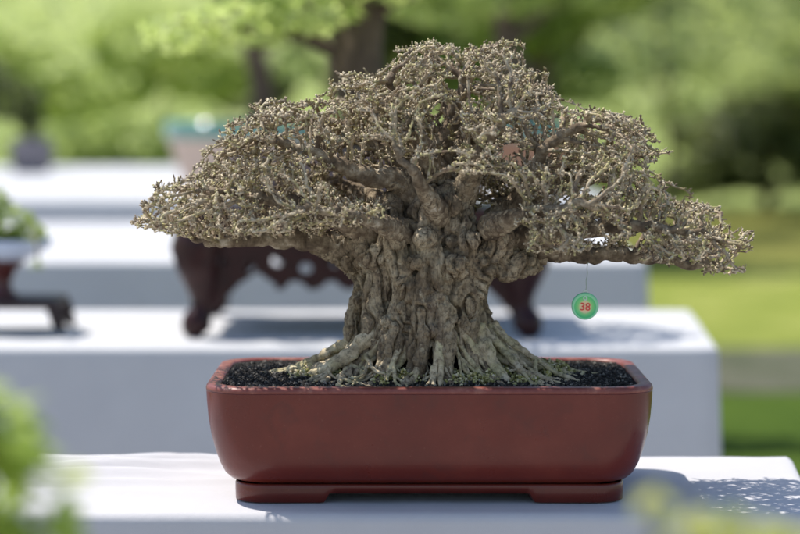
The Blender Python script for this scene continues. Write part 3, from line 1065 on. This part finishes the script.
dg = bpy.context.evaluated_depsgraph_get()
me = bpy.data.meshes.new_from_object(tmp.evaluated_get(dg)); bpy.data.objects.remove(tmp)
me.transform(Matrix.Translation((0, -.0020, -.0012)) @ Matrix.Rotation(R(90), 4, 'X'))
me.materials.clear(); me.materials.append(M['tagred']); me.name = 'numeral'
no_ = bpy.data.objects.new('numeral', me); COL.objects.link(no_); no_.parent = tg
tg.rotation_euler = (0, R(2.6), R(5))


# ================================================================== BACKGROUND OBJECTS
def leaves(b, blobs, n, size, rnd, hollow=.80, up=1.0):
    """blobs: (x,y,z,rx,ry,rz); n leaves in all, shell-weighted, with uneven clumps"""
    wts = [q[3] * q[4] + q[4] * q[5] + q[3] * q[5] for q in blobs]
    k = 0
    while k < n:
        q = rnd.choices(blobs, wts)[0]
        v = Vector((rnd.gauss(0, 1), rnd.gauss(0, 1), rnd.gauss(0, 1))).normalized()
        rr_ = hollow + (1 - hollow) * rnd.random() ** .7
        p = Vector((q[0] + v.x * q[3] * rr_, q[1] + v.y * q[4] * rr_, q[2] + v.z * q[5] * rr_))
        mn = min(q[3:])
        if noise.noise(p * (1.7 / mn)) + .3 * noise.noise(p * (4 / mn)) < -.12: 
            if rnd.random() < .85: continue
        if p.z < .02: continue
        d = Vector((rnd.gauss(0, 1), rnd.gauss(0, 1), rnd.gauss(0, .6))).normalized()
        nn = (v * .45 + Vector((rnd.gauss(0, .6), rnd.gauss(0, .6), rnd.gauss(0, .6) + up))).normalized()
        s = d.cross(nn)
        if s.length < .05: continue
        s.normalize(); L = size * rnd.uniform(.6, 1.35)
        f = nn * L * .08
        b.add([p - d * L * .5, p + s * L * .26 + f, p + d * L * .5, p - s * L * .26 + f], [(0, 1, 2, 3)])
        k += 1


def plant(name, base, trunk_pts, limbs_, blobs, n, size, lm, tm, label, cat, group=None, seed=1):
    rnd = random.Random(seed)
    root = empty(name, base, label, cat, group)
    b = MB()
    for pl in [trunk_pts] + limbs_:
        pp = cr(pl, 6)
        b.tube([p[:3] for p in pp], [p[3] for p in pp], 9, .12, freq=.25)
    b.build('trunk', tm, root)
    b = MB(); leaves(b, blobs, n, size, rnd)
    b.build('crown', lm, root, smooth=False)
    return root


# ---- carved dark stand on the second table
sd0, sd1 = 4.40, 4.86
z0 = TOPZ + .002
lx0, lx1 = at(197, 0, sd0).x, at(527, 0, sd0).x
stand = empty('carved_stand', ((lx0 + lx1) / 2, (sd0 + sd1) / 2, z0), 'dark carved rosewood stand with pierced scalloped apron, behind the old tree', 'stand')
topz = at(0, 210, sd0).z
b = MB(); cx, cy = (lx0 + lx1) / 2, (sd0 + sd1) / 2; hw = (lx1 - lx0) / 2 + .018; hd = (sd1 - sd0) / 2 + .018
b.loft([rrect(cx, cy, z, hw - i, hd - i, .03) for z, i in ((topz - .040, .02), (topz - .036, .008), (topz - .022, .004), (topz - .014, 0), (topz - .003, 0), (topz, .004))], True, True)
b.build('top', M['darkwood'], stand)
for lx, sx in ((lx0, -1), (lx1, 1)):
    for ly, sy in ((sd0, -1), (sd1, 1)):
        hgt = topz - .036 - z0
        pr = [(1.0, -.004, .046), (.84, .000, .050), (.68, -.002, .046), (.50, -.010, .036), (.34, -.012, .026), (.24, -.008, .024), (.14, .0, .030), (.06, .002, .027), (.0, .0, .012)]
        pts = cr([(lx + sx * o, ly + sy * o * .6, z0 + hgt * s, r) for s, o, r in pr], 5)
        b = MB(); b.tube([p[:3] for p in pts], [max(p[3], .006) for p in pts], 14, .06, freq=.5)
        b.build('leg', M['darkwood'], stand)


def pierced(x0, x1, z1, fn, axis, c0, thick, cell=.004):
    """carved panel: cells where fn(u, h) is true; u runs along the panel, h is depth below its top edge"""
    b = MB(); nu = int((x1 - x0) / cell); nh = int(.20 / cell)
    keep = {(i, j) for i in range(nu) for j in range(nh) if fn((i + .5) / nu, (j + .5) * cell)}
    vid = {}; vs = []; fs = []

    def V_(i, j, s):
        k = (i, j, s)
        if k not in vid:
            vid[k] = len(vs)
            a = x0 + i * cell; z = z1 - j * cell; t_ = c0 + (thick if s else 0)
            vs.append((a, t_, z) if axis == 'x' else (t_, a, z))
        return vid[k]
    for (i, j) in keep:
        for s in (0, 1): fs.append((V_(i, j, s), V_(i + 1, j, s), V_(i + 1, j + 1, s), V_(i, j + 1, s)))
        for (di, dj, e) in ((-1, 0, ((i, j), (i, j + 1))), (1, 0, ((i + 1, j), (i + 1, j + 1))), (0, -1, ((i, j), (i + 1, j))), (0, 1, ((i, j + 1), (i + 1, j + 1)))):
            if (i + di, j + dj) not in keep:
                (a, b_), (c_, d_) = e
                fs.append((V_(a, b_, 0), V_(c_, d_, 0), V_(c_, d_, 1), V_(a, b_, 1)))
    b.add(vs, fs)
    return b


def apron_fn(length):
    def fn(u, h):
        s = abs(u - .5) * 2
        low = .112 + .010 * math.cos(u * length * 2 * math.pi / .075) - .030 * max(0, (s - .72) / .28) ** 1.3 * 0
        if s > .80: low = .112 + (s - .80) * .30
        if s > .55 and s < .80: low = .085 + .027 * abs(s - .675) / .125
        if h > low: return False
        for (hu, hh, rw, rh) in [((k + .5) / 11, .078 if k % 2 else .064, .013, .011) for k in range(11)]:
            if ((u - hu) * length / rw) ** 2 + ((h - hh) / rh) ** 2 < 1: return False
        return True
    return fn


L = lx1 - lx0
for yy in (sd0 - .010, sd1 - .008):
    pierced(lx0 + .02, lx1 - .02, topz - .037, apron_fn(L), 'x', yy, .018).build('apron', M['darkwood'], stand, smooth=False)
for xx in (lx0 - .010, lx1 - .008):
    pierced(sd0 + .02, sd1 - .02, topz - .037, apron_fn(sd1 - sd0), 'y', xx, .018).build('apron', M['darkwood'], stand, smooth=False)

# ---- mauve pot and tree on the stand
c = Vector((cx, cy, topz + .001))
mp = empty('bonsai_pot', c, 'plain mauve grey pot standing on the carved dark stand', 'pot')
b = MB(); ph = at(0, 160, sd0).z - topz
b.loft([rrect(c.x, c.y, c.z + z, w_, w_ * .62, .05) for z, w_ in ((.014, .225), (.03, .243), (ph * .6, .262), (ph, .272), (ph + .001, .276), (ph + .012, .278), (ph + .014, .274), (ph + .014, .258), (ph - .005, .256))], True, True)
b.build('body', M['mauve'], mp)
for sx in (-1, 1):
    for sy in (-1, 1):
        b = MB(); b.loft([rrect(c.x + sx * .165, c.y + sy * .09, c.z + z, w_, w_ * .7, .012) for z, w_ in ((0, .030), (.0136, .034))], True, True)
        b.build('foot', M['mauve'], mp)
sz = c.z + ph - .005
Q = lambda px, py, d, r: (*at(px, py, d), r)
M['leaf_sunlit'] = leafmat('sunlit_leaf', (.44, .54, .18), (.56, .64, .26), (.68, .72, .40), .7)  # lighter leaf copy, backlight on the pads put into its colour
plant('bonsai_tree', (c.x, c.y, sz), [(at(372, 0, 4.63).x, 4.63, sz - .01, .075), Q(366, 110, 4.63, .062), Q(356, 60, 4.63, .055), Q(362, 10, 4.65, .05), Q(365, -50, 4.65, .03)],
      [[Q(360, 66, 4.63, .018), Q(310, 40, 4.6, .013), Q(240, 28, 4.58, .009), Q(175, 20, 4.55, .005)], [Q(366, 15, 4.63, .016), Q(430, -12, 4.6, .010), Q(500, -25, 4.6, .006)],
       [Q(362, 60, 4.63, .025), Q(330, 30, 4.75, .015), Q(280, 10, 4.9, .008)]],
      [(*at(185, 34, 4.55), .09, .16, .035), (*at(245, 22, 4.6), .12, .2, .05), (*at(300, 12, 4.6), .13, .2, .05), (*at(385, -14, 4.6), .12, .2, .035), (*at(470, -16, 4.6), .10, .18, .02),
       (*at(350, -60, 4.65), .35, .25, .05)], 2300, .036, M['leaf_sunlit'], M['brownbark'],
      'dark trunked bonsai with bright leaf pads, growing in the mauve pot', 'tree', seed=5)

# ---- small planting at the left end of the second table
d = 4.46
st2 = empty('scroll_stand', (at(-6, 0, d).x, d, TOPZ + .002), 'small dark scroll-legged stand at the left end of the second table', 'stand')
zt = at(0, 300, d).z; x0 = at(-70, 0, d).x; x1 = at(58, 0, d).x
b = MB(); b.loft([rrect((x0 + x1) / 2, d + .07, z, (x1 - x0) / 2 - i, .085 - i, .012) for z, i in ((zt - .018, .004), (zt - .015, 0), (zt - .004, 0), (zt, .003))], True, True)
b.build('top', M['greywood'], st2)
for sx, xe in ((-1, x0), (1, x1)):
    for yy in (d, d + .14):
        zl = TOPZ + .002
        pts = cr([(xe - sx * .012, yy, zt - .014, .014), (xe - sx * .004, yy, zt - .03, .015), (xe - sx * .004, yy, zl + .03, .013), (xe + sx * .004, yy, zl + .014, .012), (xe + sx * .010, yy, zl + .008, .008)], 5)
        b = MB(); b.tube([p[:3] for p in pts], [p[3] for p in pts], 10); b.build('leg', M['greywood'], st2)
pc = Vector((at(-4, 0, d).x, d + .06, zt + .0005))
ph1 = at(0, 262, d).z - zt
ped = empty('flared_pedestal', pc, 'dark maroon flared pedestal under the small blue pot', 'pedestal')
b = MB(); b.lathe(pc, [(.036, 0), (.034, .006), (.022, .016), (.020, ph1 * .4), (.030, ph1 * .7), (.046, ph1 * .92), (.048, ph1)], 32)
b.build('column', M['maroon'], ped)
bc = pc + Vector((0, 0, ph1 + .0005))
ph2 = at(0, 240, d).z - bc.z
bp = empty('bonsai_pot', bc, 'shallow pale blue glazed pot on the maroon pedestal', 'pot')
b = MB(); b.lathe(bc, [(.055, 0), (.075, .008), (.098, ph2 * .6), (.104, ph2 * .95), (.102, ph2), (.094, ph2), (.09, ph2 - .008)], 40)
b.build('body', M['blue_glaze'], bp)
tz = bc.z + ph2 - .008
plant('small_plant', (bc.x, bc.y, tz), [(bc.x - .02, bc.y, tz - .004, .012), (bc.x - .012, bc.y, tz + .02, .009), (bc.x - .02, bc.y, tz + .05, .006)],
      [[(bc.x - .015, bc.y, tz + .02, .005), (bc.x + .05, bc.y - .02, tz + .025, .004), (at(36, 0, d - .06).x, d - .06, at(0, 240, d).z, .003), (at(38, 0, d - .09).x, d - .09, at(0, 268, d - .09).z, .0018)]],
      [(*at(2, 222, d + .04), .065, .07, .032), (*at(28, 232, d + .02), .035, .05, .018), (*at(-30, 205, d + .05), .08, .07, .05), (*at(37, 268, d - .09), .011, .012, .014)], 900, .018, M['leaf_mid'], M['stem'],
      'small green plant trailing over the pale blue pot', 'plant', seed=8)

# ---- teal rimmed pots on the rear table
POTS = []


def tub(px0, px1, pyt, pyb, d, mb_, label, sq=.7):
    c = at((px0 + px1) / 2, pyb, d); zb = CAMZ - .336 + .002
    h = at(0, pyt, d).z - zb; r = (px1 - px0) / 2 / F * d
    o = empty('bonsai_pot', (c.x, d, zb), label, 'pot')
    POTS.append(o.name)
    b = MB(); cc = Vector((c.x, d, zb))
    b.lathe(cc, [(r * .70, 0), (r * .74, .01), (r * .86, h * .4), (r * .93, h * .72), (r * .95, h * .74)], 48, 1, sq)
    b.build('body', mb_, o)
    b = MB()
    b.lathe(cc, [(r * .94, h * .742), (r * .97, h * .76), (r * .985, h * .85), (r, h * .93), (r * .99, h * .975), (r * .965, h), (r * .92, h * .99), (r * .90, h * .95)], 48, 1, sq)
    b.build('rim', M['teal'], o)
    return cc, h


c1, h1 = tub(163, 335, 121, 188, 8.5, M['beige_clay'], 'beige clay pot with glossy teal rim, left on the rear table')
fp = at(190, 128, 8.36); hv = (SUN + (Vector((0, 0, CAMZ)) - fp).normalized()).normalized()  # domed metal disc added here, aimed to throw a sun glint at the camera
u_ = hv.cross(Vector((0, 0, 1))).normalized(); v_ = hv.cross(u_)
b = MB(); RB = .13; rings = []
for k in range(1, 9):
    th = .012 / RB * k / 8
    rings.append([fp + hv * (RB * (math.cos(th) - 1)) + (u_ * math.cos(q * math.pi / 12) + v_ * math.sin(q * math.pi / 12)) * RB * math.sin(th) for q in range(24)])
rings.append([p - hv * .002 for p in rings[-1]])
b.loft(rings, True, True)
t = NT('glint_metal'); t.b.inputs['Metallic'].default_value = 1
M['glint_metal'] = t.fin((.9, .9, .88), .12, .5)
b.build('glint_disc', M['glint_metal'], bpy.data.objects[POTS[0]])
c2, h2 = tub(468, 590, 121, 186, 8.5, M['terracotta'], 'orange terracotta pot with teal rim, right on the rear table')
zb = c1.z + h1 * .95
plant('potted_tree', (c1.x, c1.y, zb), [(c1.x + .05, 8.5, zb - .01, .06), Q(262, 85, 8.5, .045), Q(250, 30, 8.5, .035), Q(262, -40, 8.5, .03)], [[Q(252, 50, 8.5, .04), Q(300, 20, 8.5, .03), Q(330, -10, 8.4, .015)]],
      [(*at(250, -50, 8.5), .45, .3, .16), (*at(296, 66, 8.5), .075, .07, .07), (*at(330, -20, 8.5), .2, .2, .1)], 1600, .06, M['leaf_bright'], M['brownbark'],
      'brown trunked tree growing in the beige teal rimmed pot', 'tree', seed=21)
zb = c2.z + h2 * .95
plant('potted_tree', (c2.x, c2.y, zb), [(c2.x - .02, 8.5, zb - .01, .07), Q(520, 80, 8.5, .06), Q(505, 40, 8.5, .045), Q(512, -30, 8.5, .03)], [[Q(508, 45, 8.5, .03), Q(540, 15, 8.5, .02), Q(570, 0, 8.5, .01)]],
      [(*at(500, -10, 8.5), .30, .25, .10), (*at(440, 5, 8.6), .20, .2, .08), (*at(570, -12, 8.5), .14, .2, .07)], 1500, .06, M['leaf_mid'], M['brownbark'],
      'slim tree growing in the orange terracotta pot', 'tree', seed=22)
# ---- grey stone pot and dark bush at the far left of the rear table
zb = CAMZ - .336 + .002
c = at(32, 0, 10.3); o = empty('stone_pot', (c.x, 10.3, zb), 'rough grey stone pot at the far left of the rear table', 'pot')
b = MB(); hh_ = at(0, 138, 10.3).z - zb
b.lathe(Vector((c.x, 10.3, zb)), [(.075, 0), (.09, .02), (.10, hh_ * .5), (.092, hh_ * .9), (.085, hh_), (.07, hh_ - .01)], 24)
for i, v in enumerate(b.v):
    k = 1 + .12 * noise.noise((v[0] * 9, v[1] * 9, v[2] * 9)); b.v[i] = (c.x + (v[0] - c.x) * k, 10.3 + (v[1] - 10.3) * k, v[2])
b.build('body', M['stonepot'], o)
plant('potted_bush', (c.x, 10.3, zb + hh_ - .01), [(c.x, 10.3, zb + hh_ - .02, .03), (c.x - .02, 10.3, zb + hh_ + .1, .025), (c.x - .08, 10.3, zb + hh_ + .25, .015)], [],
      [(*at(10, 100, 10.3), .15, .15, .10), (*at(-25, 80, 10.3), .16, .16, .12), (*at(30, 120, 10.3), .07, .08, .05)], 1300, .05, M['leaf_dark'], M['brownbark'],
      'dark green bush growing in the grey stone pot', 'bush', seed=31)


def soil_disc(cx_, cy_, z, rx, ry, label):
    b = MB(); rings = []
    for f, dz in ((1.0, 0), (.8, .006), (.5, .012), (.15, .014)):
        rings.append([(cx_ + rx * f * math.cos(q * math.pi / 16), cy_ + ry * f * math.sin(q * math.pi / 16), z + dz + .003 * noise.noise((q * 1.3, f * 9, z))) for q in range(32)])
    b.loft(rings, True)
    tag(b.build('soil', M['soil'], origin=(cx_, cy_, z)), label, 'soil', kind='stuff')


soil_disc(c1.x, c1.y, c1.z + h1 * .952, (335 - 163) / 2 / F * 8.5 * .89, (335 - 163) / 2 / F * 8.5 * .62, 'dark soil in the beige teal rimmed pot')
soil_disc(c2.x, c2.y, c2.z + h2 * .952, (590 - 468) / 2 / F * 8.5 * .89, (590 - 468) / 2 / F * 8.5 * .62, 'dark soil in the orange terracotta pot')
soil_disc(cx, cy, sz + .002, .24, .15, 'dark soil in the mauve pot on the carved stand')
soil_disc(bc.x, bc.y, tz + .0006, .088, .088, 'dark soil in the shallow pale blue pot')


# ---- shrubs and trees of the garden
def gtree(name, px, d, trunk_h, r, blobs, n, size, lm, label, cat, group, seed):
    size *= 1.2
    x = at(px, 0, d).x
    bl = [(*at(a, b_, d + dd), rx, ry, rz) for a, b_, dd, rx, ry, rz in blobs]
    z0_ = bank_z(x, d)
    plant(name, (x, d, z0_), [(x, d, z0_ - .03, r), (x + .05, d, z0_ + trunk_h * .5, r * .8), (x - .05, d, max(z0_ + .3, trunk_h), r * .55), (x, d, max(z0_ + .5, trunk_h * 1.5), r * .2)],
          [[(x, d, trunk_h * .7, r * .4), (x + .5, d + .2, trunk_h * 1.1, r * .25), (x + 1, d + .2, trunk_h * 1.4, r * .1)], [(x, d, trunk_h * .6, r * .4), (x - .5, d - .2, trunk_h * 1.0, r * .25), (x - .9, d - .1, trunk_h * 1.4, r * .1)]],
          bl, n, size, lm, M['brownbark'], label, cat, group, seed)


G = 'shrubs behind the tables'
gtree('garden_shrub', 30, 15.5, .9, .05, [(20, 75, 0, .45, .4, .22), (75, 100, .3, .35, .4, .18), (-40, 60, 0, .5, .5, .3)], 2600, .085, M['leaf_bright'],
      'bright yellow green shrub at the far left behind the rear table', 'shrub', G, 41)
gtree('garden_shrub', 165, 17.5, .9, .05, [(150, 40, 0, .5, .4, .25), (205, 75, .3, .4, .4, .22), (115, 85, 0, .35, .4, .2)], 2600, .085, M['leaf_bright'],
      'light green shrub right of the yellow green shrub, above the beige pot', 'shrub', G, 42)
gtree('dark_hedge_bush', 110, 13.0, .5, .05, [(60, 160, 0, .35, .3, .22), (110, 152, 0, .35, .3, .22), (150, 152, 0, .25, .3, .22), (100, 200, 0, .5, .4, .3)], 3500, .06, M['leaf_mid'],
      'low dark green bush just behind the rear table, left of the beige pot', 'bush', G, 43)
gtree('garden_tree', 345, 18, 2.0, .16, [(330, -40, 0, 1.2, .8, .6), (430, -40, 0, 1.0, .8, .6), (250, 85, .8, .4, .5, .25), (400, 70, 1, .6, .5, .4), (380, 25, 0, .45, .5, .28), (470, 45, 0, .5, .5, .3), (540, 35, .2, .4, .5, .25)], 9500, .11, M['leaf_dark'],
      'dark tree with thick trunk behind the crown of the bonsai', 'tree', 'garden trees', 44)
gtree('garden_tree', 540, 17, 2.2, .10, [(520, 20, 0, .5, .6, .3), (580, -30, 0, .7, .7, .4), (470, 60, .6, .4, .5, .4), (575, 80, .5, .4, .4, .2)], 4500, .10, M['leaf_mid'],
      'mid green tree above the orange terracotta pot', 'tree', 'garden trees', 45)
gtree('garden_tree', 665, 21, 2.0, .045, [(640, 55, 0, .7, .7, .28), (700, 5, .5, .8, .8, .35), (600, -20, 0, .7, .7, .3), (655, 105, 0, .5, .6, .2), (735, 70, .8, .5, .7, .25)], 1500, .12, M['leaf_olive'],
      'olive green tree to the right of the bonsai, over the lawn', 'tree', 'garden trees', 46)
gtree('garden_tree', 930, 24, 2.0, .20, [(800, -20, 0, 1.4, 1, .5), (880, 60, 0, 1.2, 1, .6), (760, 55, .6, .7, .8, .3)], 2600, .13, M['leaf_olive'],
      'wide olive tree at the right edge with deep shade under it', 'tree', 'garden trees', 47)
gtree('shade_shrub', 765, 24.8, .8, .08, [(770, 150, 0, .80, .6, .50), (725, 160, .2, .45, .5, .38), (840, 140, .3, .8, .6, .65), (695, 178, 0, .35, .4, .24), (760, 120, .5, .6, .6, .4), (700, 130, .6, .35, .5, .3), (800, 95, .6, .6, .6, .4)], 10500, .10, M['leaf_dark'],
      'dark shrub added for the deep shade under the wide olive tree', 'shrub', G, 49)  # very dark leaves stand in for tree shade here
gtree('garden_shrub', 610, 26, .8, .06, [(600, 180, 0, .8, .6, .35), (660, 192, .3, .5, .6, .25), (540, 170, 0, .8, .6, .5)], 3500, .10, M['leaf_olive'],
      'low olive shrub on the far side of the lawn', 'shrub', G, 48)

# far wood closing the view
b = MB(); rnd = random.Random(77)
bl = []
for k in range(46):
    x = -17 + 34 * k / 45 + rnd.uniform(-.4, .4)
    for zz in (.6, 1.9, 3.3, 4.8, 6.2):
        bl.append((x + rnd.uniform(-.5, .5), 34 + rnd.uniform(-1.2, 1.5), bank_z(x, 34) + zz + rnd.uniform(-.4, .4), rnd.uniform(.8, 1.3), 1.0, rnd.uniform(.7, 1.1)))
leaves(b, bl, 30000, .30, rnd, .6, .6)
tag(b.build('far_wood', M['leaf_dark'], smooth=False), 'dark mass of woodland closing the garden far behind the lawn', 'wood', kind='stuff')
# loose ground cover on the bank
b = MB(); rnd = random.Random(99)
for k in range(16000):
    x = rnd.uniform(-6, 7); y = rnd.uniform(15.5, 33); z = bank_z(x, y)
    if z < .02 or noise.noise((x * 1.1, y * 1.1, 3)) < -.05: continue
    p = Vector((x, y, z + rnd.uniform(.02, .22)))
    d = Vector((rnd.gauss(0, 1), rnd.gauss(0, 1), rnd.gauss(0, .5))).normalized()
    n_ = Vector((rnd.gauss(0, .5), rnd.gauss(0, .5), 1)).normalized(); q = d.cross(n_).normalized(); L = rnd.uniform(.09, .2)
    b.add([p - d * L * .5, p + q * L * .3, p + d * L * .5, p - q * L * .3], [(0, 1, 2, 3)])
tag(b.build('ground_cover', M['leaf_olive'], smooth=False), 'leafy green ground cover growing over the bank behind the tables', 'ground cover', kind='stuff')

# ---- foreground plants in front of the nearest table
def fore(px, blobs, stems, n, size, label, seed, d, lm):
    rnd = random.Random(seed)
    x = at(px, 0, d).x
    o = empty('leafy_plant', (x, d, 0), label, 'plant', 'plants in front of the nearest table')
    b = MB()
    for (a, b_, dd) in stems:
        q = at(a, b_, d + dd)
        pts = cr([(x + rnd.uniform(-.01, .01), d + rnd.uniform(-.01, .01), -.01, .007), (x + (q.x - x) * .3, d + dd * .3, q.z * .5, .005), (q.x, q.y, q.z, .0022)], 6)
        b.tube([p[:3] for p in pts], [p[3] for p in pts], 7)
    b.build('stem', M['stem'], o)
    b = MB(); leaves(b, [(*at(a, b_, d + dd), rx, ry, rz) for a, b_, dd, rx, ry, rz in blobs], n, size, rnd, .3, 1.1)
    b.build('foliage', lm, o, smooth=False)


fore(-10, [(-12, 425, 0, .022, .04, .024), (0, 455, 0, .030, .04, .030), (22, 490, 0, .030, .05, .025), (-20, 510, 0, .05, .05, .04), (45, 525, 0, .024, .04, .018), (-10, 570, 0, .05, .05, .03)],
     [(-12, 405, 0), (10, 470, 0), (40, 515, .0), (-25, 440, .02)], 130, .036, 'blurred green plant at the lower left corner, in front of the nearest table', 51, 1.32, M['leaf_fore'])
fore(690, [(690, 525, 0, .020, .03, .014), (655, 505, 0, .010, .02, .008), (735, 535, 0, .028, .03, .012), (700, 570, 0, .05, .05, .022), (780, 545, 0, .02, .03, .012)],
     [(690, 500, 0), (655, 500, 0), (740, 525, .0), (720, 520, .02)], 85, .022, 'blurred yellow green plant below the right end of the nearest table', 52, 1.22, M['leaf_yellow'])
open('/tmp/scene_log.txt', 'w').write(f'attr {len(attract)} nodes {N} left {len(alive)} it {it} stubs {nstub}\n') if False else None
print('faces', sum(len(o.data.polygons) for o in bpy.data.objects if o.type == 'MESH'))
